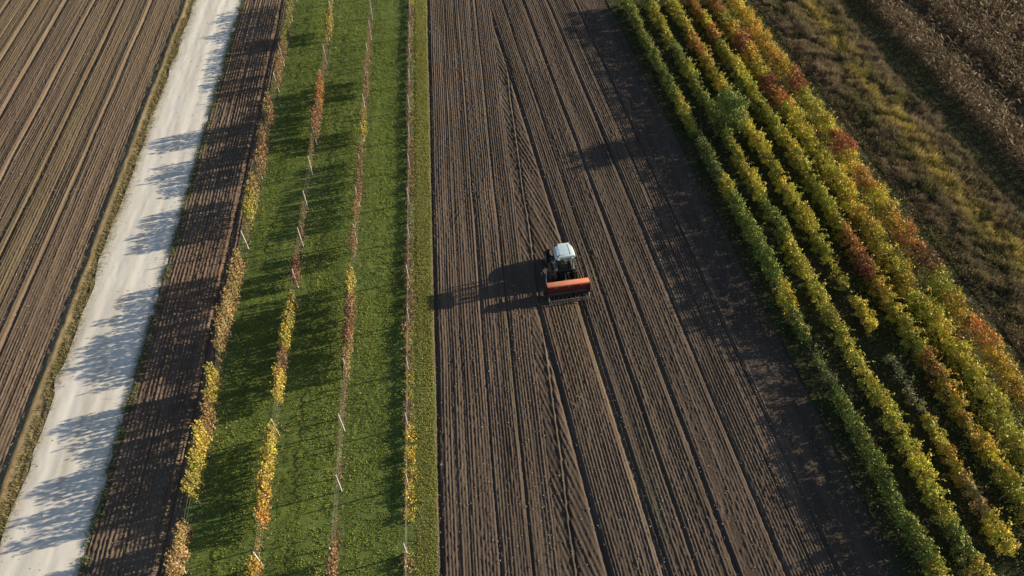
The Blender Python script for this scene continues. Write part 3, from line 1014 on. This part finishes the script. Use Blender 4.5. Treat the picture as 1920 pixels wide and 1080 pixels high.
PM = [post_mesh(i) for i in range(5)]
for X_, tab, where in left_rows:
    k = 0
    for j in range(18, -1, -1):
        Yp = 3.1 + 4.0 * j
        if Yp < 14: continue
        o = link('trellis_post', PM[(j * 3 + int(-X_)) % 5])
        o.location = (X_ + random.uniform(-.03, .03), Yp + random.uniform(-.06, .06), 0)
        if X_ > -5: o.scale = (1, 1, .85)
        tag(o, '%s pale trellis post from the top edge, %s' % (ORD[k], where), 'post', 'trellis posts of the left-hand vineyard')
        k += 1
    bm = bmesh.new()
    for hz in (.75, 1.1, 1.45, 1.8):
        if X_ > -5: hz *= .75
        pts = []
        yy = 4.0
        while yy < 92:
            pts.append((X_ + random.uniform(-.015, .015), yy, hz - .03 * (1 - abs(((yy - 3.1) % 4.0) / 2 - 1)))); yy += 1.0
        tube(bm, pts, [.0035] * len(pts), 4)
    o = obj('trellis_wire', bm, M_WIRE)
    tag(o, 'thin steel trellis wires strung along the ' + where, 'wire', 'trellis wires of the left-hand vineyard')

# ------------------------------------------------------------------ tractor
P_ROOF = paint('roof_paint', (.48, .60, .68), .32, 0, (.25, .26, .26), .5, .5, 2.5)
P_GREEN = paint('green_paint', (.10, .20, .045), .35, 0, (.10, .08, .05), .5)
P_GREY = paint('fender_plastic', (.20, .20, .19), .55, 0, (.16, .12, .08), .6)
P_DARK = paint('dark_metal', (.03, .03, .032), .5, .3, (.09, .07, .05), .6)
P_TYRE = paint('tyre_rubber', (.03, .027, .024), .9, 0, (.19, .14, .10), .9, .3, 3.0)
P_RIM = paint('rim_paint', (.45, .44, .38), .45, 0, (.15, .11, .08), .6)
P_WHITE = paint('white_paint', (.62, .63, .62), .4, 0, (.3, .27, .22), .4)
P_SEAT = paint('seat_vinyl', (.04, .05, .03), .7)
P_LAMP = paint('lamp_lens', (.75, .75, .70), .15, amount=.2)
P_AMBER = paint('beacon_amber', (.7, .25, .02), .2, amount=.1)
P_REDL = paint('tail_lens', (.14, .02, .02), .25, amount=.2)
m, t_, b, out = new_mat('cab_glass')
b.inputs['Base Color'].default_value = (.10, .13, .12, 1); b.inputs['Roughness'].default_value = .03
b.inputs['Alpha'].default_value = .10; b.inputs['Specular IOR Level'].default_value = .2
M_GLASS = m

TR_LOC, TR_RZ = (6.62, 34.45, 0.0), R(5.2)
tr = empty('tractor', TR_LOC, TR_RZ)
tag(tr, 'small tractor with pale blue-grey cab roof driving up the seeded field', 'tractor')


def wheel(name, x, y, rad, wid, rimr, nlug, side):
    """tyre with raised chevron lugs; rim is a sub-part"""
    bm = bmesh.new()
    cr = rad - .055
    prof = [(-wid / 2, rimr), (-wid / 2, rimr + (cr - rimr) * .75), (-wid * .42, cr - .02), (0, cr), (wid * .42, cr - .02), (wid / 2, rimr + (cr - rimr) * .75), (wid / 2, rimr)]
    lathe(bm, prof, (0, 0, 0), 40, 'x')
    for k in range(nlug):
        for s in (-1, 1):
            a = 2 * math.pi * (k + (.5 if s > 0 else 0)) / nlug
            rot = Matrix.Rotation(a, 4, 'X') @ Matrix.Translation((s * wid * .25, 0, cr + .018)) @ Matrix.Rotation(s * R(38), 4, 'Z')
            box(bm, (0, 0, 0), (wid * .58, .055, .085), rot)
    o = obj(name, bm, P_TYRE, tr, True)
    o.location = (x, y, rad - .02)
    bm = bmesh.new()
    q = side * wid / 2
    prof = [(q, rimr), (q * 1.02, rimr * .94), (q * .55, rimr * .86), (q * .5, rimr * .45), (q * .8, rimr * .3), (q * .85, rimr * .12), (q * .2, rimr * .1), (-q, rimr * .9), (-q, rimr)]
    lathe(bm, prof, (0, 0, 0), 28, 'x')
    for k in range(8):
        a = 2 * math.pi * k / 8
        box(bm, (q * .84, math.cos(a) * rimr * .2, math.sin(a) * rimr * .2), (.03, .03, .03))
    obj('rim', bm, P_RIM, o, True)
    return o


wheel('rear_wheel', -.79, 0, .74, .40, .40, 20, -1)
wheel('rear_wheel', .79, 0, .74, .40, .40, 20, 1)
wheel('front_wheel', -.76, 1.70, .50, .30, .27, 16, -1)
wheel('front_wheel', .76, 1.70, .50, .30, .27, 16, 1)

bm = bmesh.new()   # engine, gearbox, axles
box(bm, (0, .75, .78), (.42, 2.1, .42), bev=.04)
tube(bm, [(-.72, 0, .72), (.72, 0, .72)], [.11, .11], 14)
tube(bm, [(-.72, 1.70, .50), (.72, 1.70, .50)], [.075, .075], 12)
box(bm, (0, 1.70, .66), (.30, .6, .30), bev=.03)
box(bm, (0, 2.15, .72), (.52, .20, .34), bev=.03)
box(bm, (0, -.35, .78), (.46, .35, .5), bev=.04)
box(bm, (-.52, .95, .72), (.34, .75, .34), bev=.05)
box(bm, (.52, .95, .72), (.34, .75, .30), bev=.05)
obj('chassis', bm, P_DARK, tr, True)
bm = bmesh.new()   # bonnet
prism(bm, [(.95, .92), (.95, 1.46), (1.2, 1.50), (1.75, 1.42), (2.10, 1.28), (2.22, 1.05), (2.22, .80), (1.8, .84)], 'x', -.31, .31, .05)
bonnet = obj('bonnet', bm, P_GREEN, tr, True)
bm = bmesh.new()
box(bm, (0, 2.225, 1.00), (.42, .03, .30), bev=.01)
obj('grille', bm, P_DARK, bonnet)
for s in (-1, 1):
    bm = bmesh.new(); box(bm, (s * .21, 2.20, 1.20), (.13, .05, .07), bev=.015); obj('headlight', bm, P_LAMP, bonnet)
bm = bmesh.new()
tube(bm, [(.36, 1.3, 1.2), (.40, 1.3, 1.55), (.40, 1.3, 2.45), (.40, 1.22, 2.62)], [.045, .055, .045, .04], 12)
obj('exhaust', bm, P_DARK, tr, True)
# cab
bm = bmesh.new()
pil = [(-.60, -.42, 1.28, -.56, -.30, 2.50), (.60, -.42, 1.28, .56, -.30, 2.50), (-.66, .35, 1.05, -.60, .36, 2.52), (.66, .35, 1.05, .60, .36, 2.52), (-.46, 1.02, .95, -.52, .84, 2.50), (.46, 1.02, .95, .52, .84, 2.50)]
for a in pil: tube(bm, [a[:3], a[3:]], [.035, .032], 8)
for z_, sx, ya, yb in ((2.50, .56, -.30, .84),):
    for s in (-1, 1): tube(bm, [(s * sx, ya, z_), (s * .60, .36, z_ + .01), (s * .52, yb, z_)], [.035] * 3, 8)
    tube(bm, [(-sx, ya, z_), (sx, ya, z_)], [.035] * 2, 8); tube(bm, [(-.52, yb, z_), (.52, yb, z_)], [.035] * 2, 8)
tube(bm, [(-.60, -.42, 1.30), (.60, -.42, 1.30)], [.04] * 2, 8)
box(bm, (0, .3, .98), (1.0, 1.35, .08), bev=.02)
box(bm, (0, .99, 1.22), (.86, .06, .50), bev=.02)
box(bm, (0, -.40, 1.14), (1.12, .06, .30), bev=.02)
cab = obj('cab', bm, P_DARK, tr, True)
for nm, pts in (('rear_window', [(-.57, -.405, 1.34), (.57, -.405, 1.34), (.53, -.318, 2.46), (-.53, -.318, 2.46)]),
                ('windscreen', [(-.44, 1.0, 1.48), (.44, 1.0, 1.48), (.49, .86, 2.46), (-.49, .86, 2.46)]),
                ('side_window', [(-.605, -.38, 1.34), (-.65, .33, 1.10), (-.60, .34, 2.47), (-.56, -.28, 2.46)]),
                ('side_window', [(.605, -.38, 1.34), (.65, .33, 1.10), (.60, .34, 2.47), (.56, -.28, 2.46)]),
                ('door', [(-.655, .38, 1.08), (-.475, .99, 1.0), (-.53, .83, 2.46), (-.60, .38, 2.47)]),
                ('door', [(.655, .38, 1.08), (.475, .99, 1.0), (.53, .83, 2.46), (.60, .38, 2.47)])):
    bm = bmesh.new()
    c0 = sum((Vector(p) for p in pts), Vector()) / 4
    nrm = (Vector(pts[1]) - Vector(pts[0])).cross(Vector(pts[3]) - Vector(pts[0])).normalized() * .004
    A = [bm.verts.new(Vector(p) + nrm) for p in pts]; B = [bm.verts.new(Vector(p) - nrm) for p in pts]
    bm.faces.new(A); bm.faces.new(B[::-1])
    for k in range(4): bm.faces.new((A[k], B[k], B[(k + 1) % 4], A[(k + 1) % 4]))
    o = obj(nm, bm, M_GLASS, cab)
    if nm == 'door':
        s = -1 if pts[0][0] < 0 else 1
        bm = bmesh.new(); box(bm, (s * .665, .50, 1.45), (.03, .12, .04), bev=.008); obj('handle', bm, P_DARK, o)
bm = bmesh.new()   # roof: rounded, narrower at the front, crease lines and an intake in the front left corner
out_ = [(-.72, -.48), (.72, -.48), (.735, .0), (.70, .45), (.56, .78), (.34, .90), (-.30, .92), (-.62, .86), (-.70, .45), (-.735, .0)]
for (z_, k0) in ((2.53, 1.0),):
    rings = []
    for zz, kk in ((2.53, .97), (2.58, 1.0), (2.66, .99), (2.73, .93), (2.775, .80), (2.79, .55)):
        rings.append([bm.verts.new((p[0] * kk, .18 + (p[1] - .18) * kk, zz)) for p in out_])
    for r0, r1 in zip(rings[:-1], rings[1:]):
        for k in range(len(out_)):
            bm.faces.new((r0[k], r0[(k + 1) % len(out_)], r1[(k + 1) % len(out_)], r1[k]))
    bm.faces.new(rings[0][::-1]); bm.faces.new(rings[-1])
roof = obj('cab_roof', bm, P_ROOF, tr, True)
P_RIB = paint('roof_rib_paint', (.24, .31, .36), .4)
for x_ in (-.36, .36):
    bm = bmesh.new(); box(bm, (x_, .18, 2.782), (.05, 1.0, .03), bev=.01); obj('roof_rib', bm, P_RIB, roof)
bm = bmesh.new()
box(bm, (-.46, .72, 2.745), (.30, .26, .08), bev=.02)
obj('air_intake', bm, P_DARK, roof)
bm = bmesh.new(); lathe(bm, [(2.70, .055), (2.83, .05), (2.87, .03), (2.875, .005)], (-.50, -.36, 0), 14, 'z'); obj('beacon', bm, P_DARK, roof, True)
for s in (-1, 1):
    bm = bmesh.new(); box(bm, (s * .50, -.505, 2.58), (.16, .06, .09), bev=.015); obj('work_lamp', bm, P_LAMP, roof)
    bm = bmesh.new(); box(bm, (s * .48, .93, 2.60), (.14, .06, .08), bev=.015); obj('work_lamp', bm, P_LAMP, roof)
# fenders
for s in (-1, 1):
    bm = bmesh.new()
    xa, xb = sorted((s * .50, s * .74))
    arc = [(math.sin(a) * .84, .74 + math.cos(a) * .84) for a in [R(d) for d in range(-38, 70, 9)]]
    inn = [(p[0] * .955, .74 + (p[1] - .74) * .955) for p in arc]
    prism(bm, arc + inn[::-1], 'x', xa, xb, .012)
    fd = obj('fender', bm, P_GREY, tr, True)
    bm = bmesh.new(); box(bm, (s * .72, -.56, 1.36), (.09, .04, .05), bev=.012); obj('tail_light', bm, P_REDL, fd)
# mirrors
for s in (-1, 1):
    bm = bmesh.new()
    tube(bm, [(s * .52, .86, 2.35), (s * .80, .98, 2.30), (s * .86, .98, 2.15)], [.014] * 3, 6)
    mo = obj('mirror', bm, P_DARK, tr)
    bm = bmesh.new(); box(bm, (s * .87, .98, 2.02), (.17, .05, .28), bev=.02); obj('mirror_head', bm, P_DARK, mo)
# seat, wheel and the driver
bm = bmesh.new()
box(bm, (0, .02, 1.30), (.46, .44, .14), bev=.04)
box(bm, (0, -.20, 1.58), (.44, .10, .52), Matrix.Rotation(R(8), 4, 'X'), bev=.04)
box(bm, (0, .02, 1.12), (.28, .28, .22), bev=.02)
obj('seat', bm, P_SEAT, cab, True)
bm = bmesh.new()
ring = [(math.cos(a) * .19, .62 + math.sin(a) * .17, 1.62 + math.sin(a) * .08) for a in [2 * math.pi * k / 16 for k in range(17)]]
tube(bm, ring, [.016] * 17, 6); tube(bm, [(0, .62, 1.62), (0, .80, 1.15)], [.03, .03], 8); tube(bm, [(-.18, .62, 1.62), (.18, .62, 1.62)], [.014] * 2, 6)
obj('steering_wheel', bm, P_DARK, cab, True)
# three-point linkage
bm = bmesh.new()
for s in (-1, 1):
    tube(bm, [(s * .24, -.35, .62), (s * .36, -.80, .55), (s * .40, -1.18, .52)], [.035, .03, .03], 8)
    tube(bm, [(s * .26, -.45, 1.12), (s * .36, -.82, .57)], [.022, .022], 8)
tube(bm, [(0, -.45, 1.02), (0, -1.22, 1.10)], [.03, .03], 8)
tube(bm, [(0, -.5, .72), (0, -1.2, .70)], [.045, .045], 10)
obj('hitch', bm, P_DARK, tr, True)
bm = bmesh.new()
tube(bm, [(.10, -.50, 1.10), (.14, -.80, 1.32), (.20, -1.1, 1.28), (.25, -1.32, 1.1)], [.014] * 4, 6)
tube(bm, [(.02, -.50, 1.10), (.04, -.78, 1.27), (-.05, -1.1, 1.24), (-.12, -1.32, 1.1)], [.014] * 4, 6)
obj('hydraulic_hose', bm, P_DARK, tr, True)


# driver, seated, hands on the wheel
def skin_body(name, verts, edges, rads, mat, parent, root=0):
    me = bpy.data.meshes.new(name)
    me.from_pydata(verts, edges, [])
    o = link(name, me, parent)
    sk = o.modifiers.new('skin', 'SKIN')
    for i, r_ in enumerate(rads):
        me.skin_vertices[0].data[i].radius = (r_, r_)
        me.skin_vertices[0].data[i].use_root = (i == root)
    sb = o.modifiers.new('sub', 'SUBSURF'); sb.levels = 1; sb.render_levels = 2
    me.materials.append(mat)
    return o


M_CLOTH = paint('dark_cloth', (.05, .07, .05), .9, amount=.2)
M_SKIN = paint('skin', (.42, .25, .18), .6, amount=.05, dirt=(.3, .16, .11))
per = empty('person', (TR_LOC[0], TR_LOC[1], 0), TR_RZ)
tag(per, 'driver in dark clothes sitting in the tractor cab, hands on the wheel', 'person')
V_ = [(0, .02, 1.42), (0, -.04, 1.62), (0, -.05, 1.80), (0, -.02, 1.90), (0, .0, 1.98), (0, .015, 2.08),
      (-.20, -.03, 1.80), (-.28, .16, 1.60), (-.17, .50, 1.64), (-.14, .585, 1.66),
      (.20, -.03, 1.80), (.28, .16, 1.60), (.17, .50, 1.64), (.14, .585, 1.66),
      (-.10, .04, 1.42), (-.15, .46, 1.44), (-.15, .56, 1.10), (-.15, .70, 1.06),
      (.10, .04, 1.42), (.15, .46, 1.44), (.15, .56, 1.10), (.15, .70, 1.06)]
E_ = [(0, 1), (1, 2), (2, 3), (3, 4), (4, 5), (2, 6), (6, 7), (7, 8), (8, 9), (2, 10), (10, 11), (11, 12), (12, 13), (0, 14), (14, 15), (15, 16), (16, 17), (0, 18), (18, 19), (19, 20), (20, 21)]
R_ = [.14, .13, .13, .055, .085, .08, .06, .048, .035, .035, .06, .048, .035, .035, .09, .065, .05, .045, .09, .065, .05, .045]
skin_body('body', V_, E_, R_, M_CLOTH, per)
bm = bmesh.new()
bmesh.ops.create_uvsphere(bm, u_segments=20, v_segments=14, radius=.105)
for q in bm.verts: q.co = Vector((q.co.x * .92, q.co.y * 1.05 + .02, q.co.z * 1.15 + 2.05))
box(bm, (0, .135, 2.04), (.025, .03, .045), bev=.008)
box(bm, (-.10, .01, 2.04), (.02, .04, .06), bev=.008); box(bm, (.10, .01, 2.04), (.02, .04, .06), bev=.008)
obj('face', bm, M_SKIN, per, True)
bm = bmesh.new()
bmesh.ops.create_uvsphere(bm, u_segments=20, v_segments=14, radius=.112)
for q in bm.verts: q.co = Vector((q.co.x * .95, q.co.y * 1.08 - .005, max(q.co.z, -.01) * 1.1 + 2.085))
box(bm, (0, .14, 2.09), (.15, .10, .012), bev=.004)
obj('cap', bm, paint('cap_cloth', (.45, .42, .30), .9, amount=.1), per, True)
for s in (-1, 1):
    V2, E2, R2 = [(s * .145, .565, 1.655), (s * .14, .615, 1.665)], [(0, 1)], [.028, .030]
    for k, (dx, ln_) in enumerate(((-.028, .045), (-.010, .055), (.008, .05), (.026, .04))):
        b0 = len(V2)
        V2 += [(s * .14 + dx, .635, 1.672), (s * .14 + dx, .635 + ln_, 1.668), (s * .14 + dx, .63 + ln_, 1.64)]
        E2 += [(1, b0), (b0, b0 + 1), (b0 + 1, b0 + 2)]; R2 += [.010, .009, .008]
    b0 = len(V2)
    V2 += [(s * .14 - s * .035, .60, 1.66), (s * .14 - s * .055, .63, 1.645)]
    E2 += [(0, b0), (b0, b0 + 1)]; R2 += [.010, .009]
    skin_body('hand', V2, E2, R2, M_SKIN, per)

# ------------------------------------------------------------------ seed drill
P_RED = paint('red_paint', (.13, .010, .010), .5, 0, (.12, .045, .03), .35)
P_LID = paint('orange_lid_paint', (.72, .25, .13), .5, 0, (.62, .36, .25), .6, .4, 3.0)
P_FRAME = paint('frame_grey', (.13, .13, .14), .5, .3, (.10, .08, .06), .6)
P_STEEL = paint('worn_steel', (.17, .17, .17), .55, .4, (.12, .09, .07), .6)
P_COULT = paint('coulter_paint', (.16, .045, .035), .6, .1, (.09, .06, .045), .7)
dr = empty('seed_drill', (6.62, 34.45, 0), TR_RZ)
hw = 1.49
tag(dr, 'three-metre orange and red seed drill hitched behind the tractor', 'seed drill')
bm = bmesh.new()   # hopper trough
prism(bm, [(-1.40, 1.30), (-1.38, .98), (-1.50, .62), (-1.78, .58), (-1.92, .78), (-1.90, 1.27)], 'x', -hw, hw, .02)
hop = obj('hopper', bm, P_RED, dr, True)
bm = bmesh.new()   # rounded lid
arc = [(-1.60 + math.cos(a) * .22, 1.275 + math.sin(a) * .07) for a in [R(d) for d in range(0, 181, 15)]]
prism(bm, arc, 'x', -hw - .02, hw + .02, .012)
lid = obj('hopper_lid', bm, P_LID, dr, True)
bm = bmesh.new()
for x_ in (-.9, 0, .9): box(bm, (x_, -1.925, 1.22), (.10, .03, .08), bev=.006)
obj('latch', bm, P_STEEL, lid)
for s in (-1, 1):      # end plates
    bm = bmesh.new()
    prism(bm, [(-1.22, 1.25), (-1.20, .55), (-2.05, .40), (-2.10, .62), (-1.92, 1.20)], 'x', s * (hw + .03), s * (hw + .055), .006)
    obj('end_plate', bm, P_RED, dr)
bm = bmesh.new()   # frame
box(bm, (0, -1.28, .58), (3.0, .10, .10), bev=.01)
box(bm, (0, -1.72, .52), (3.0, .08, .08), bev=.01)
for x_ in (-1.3, -.42, .42, 1.3): box(bm, (x_, -1.5, .56), (.07, .50, .07), bev=.008)
for s in (-1, 1): tube(bm, [(s * .40, -1.28, .52), (s * .12, -1.26, 1.12)], [.03, .03], 8)
box(bm, (0, -1.25, 1.1), (.32, .06, .14), bev=.01)
obj('frame', bm, P_FRAME, dr, True)
bm = bmesh.new(); box(bm, (0, -1.93, .62), (2.9, .08, .10), bev=.012); obj('metering_unit', bm, P_FRAME, dr)
NC = 19
for k in range(NC):
    x_ = -1.38 + 2.76 * k / (NC - 1)
    yb = -2.06 if k % 2 else -2.20
    bm = bmesh.new()
    tube(bm, [(x_, -1.72, .52), (x_, yb + .12, .36), (x_, yb, .16), (x_, yb - .02, -.02)], [.020, .018, .016, .012], 6)
    box(bm, (x_, yb - .02, .10), (.035, .10, .16), bev=.006)
    co = obj('coulter', bm, P_COULT, dr, True)
    bm = bmesh.new()
    tube(bm, [(x_, -1.95, .64), (x_, -2.04, .52), (x_, yb - .02, .34), (x_, yb - .03, .16)], [.020] * 4, 7)
    obj('seed_tube', bm, P_DARK, co, True)
bm = bmesh.new()   # rear harrow
tube(bm, [(-1.50, -2.34, .34), (1.50, -2.34, .34)], [.028, .028], 8)
for s in (-1, 1): tube(bm, [(s * 1.44, -1.75, .55), (s * 1.46, -2.10, .50), (s * 1.46, -2.34, .34)], [.025] * 3, 8)
hb = obj('harrow_bar', bm, P_STEEL, dr, True)
for k in range(26):
    x_ = -1.45 + 2.9 * k / 25
    bm = bmesh.new(); tube(bm, [(x_, -2.34, .34), (x_ + .02, -2.46, .20), (x_, -2.50, .0)], [.008, .008, .006], 5)
    obj('harrow_tine', bm, P_STEEL, hb)
for s in (-1, 1):   # land wheels
    bm = bmesh.new()
    lathe(bm, [(-.07, .20), (-.08, .27), (-.05, .31), (.05, .31), (.08, .27), (.07, .20)], (0, 0, 0), 28, 'x')
    lw = obj('land_wheel', bm, P_TYRE, dr, True); lw.location = (s * 1.62, -1.55, .30)
    bm = bmesh.new(); lathe(bm, [(-.04, .20), (-.02, .05), (.02, .05), (.04, .20)], (0, 0, 0), 20, 'x'); obj('rim', bm, P_RED, lw, True)
for s in (-1, 1):   # row markers folded up
    bm = bmesh.new()
    if s < 0: pts = [(-1.40, -1.26, .60), (-1.40, -.75, .95), (-1.24, .10, .62)]
    else: pts = [(1.40, -1.26, .60), (1.62, -1.34, 1.0), (1.60, -1.50, 1.28)]
    tube(bm, pts, [.025] * 3, 8)
    ma = obj('marker_arm', bm, P_RED if s > 0 else P_FRAME, dr, True)
    if s < 0:
        bm = bmesh.new()
        lathe(bm, [(-.015, .28), (.0, .41), (.015, .28), (.03, .08), (.05, .05)], (-1.22, .12, .60), 32, 'x')
        obj('marker_disc', bm, P_WHITE, ma, True)
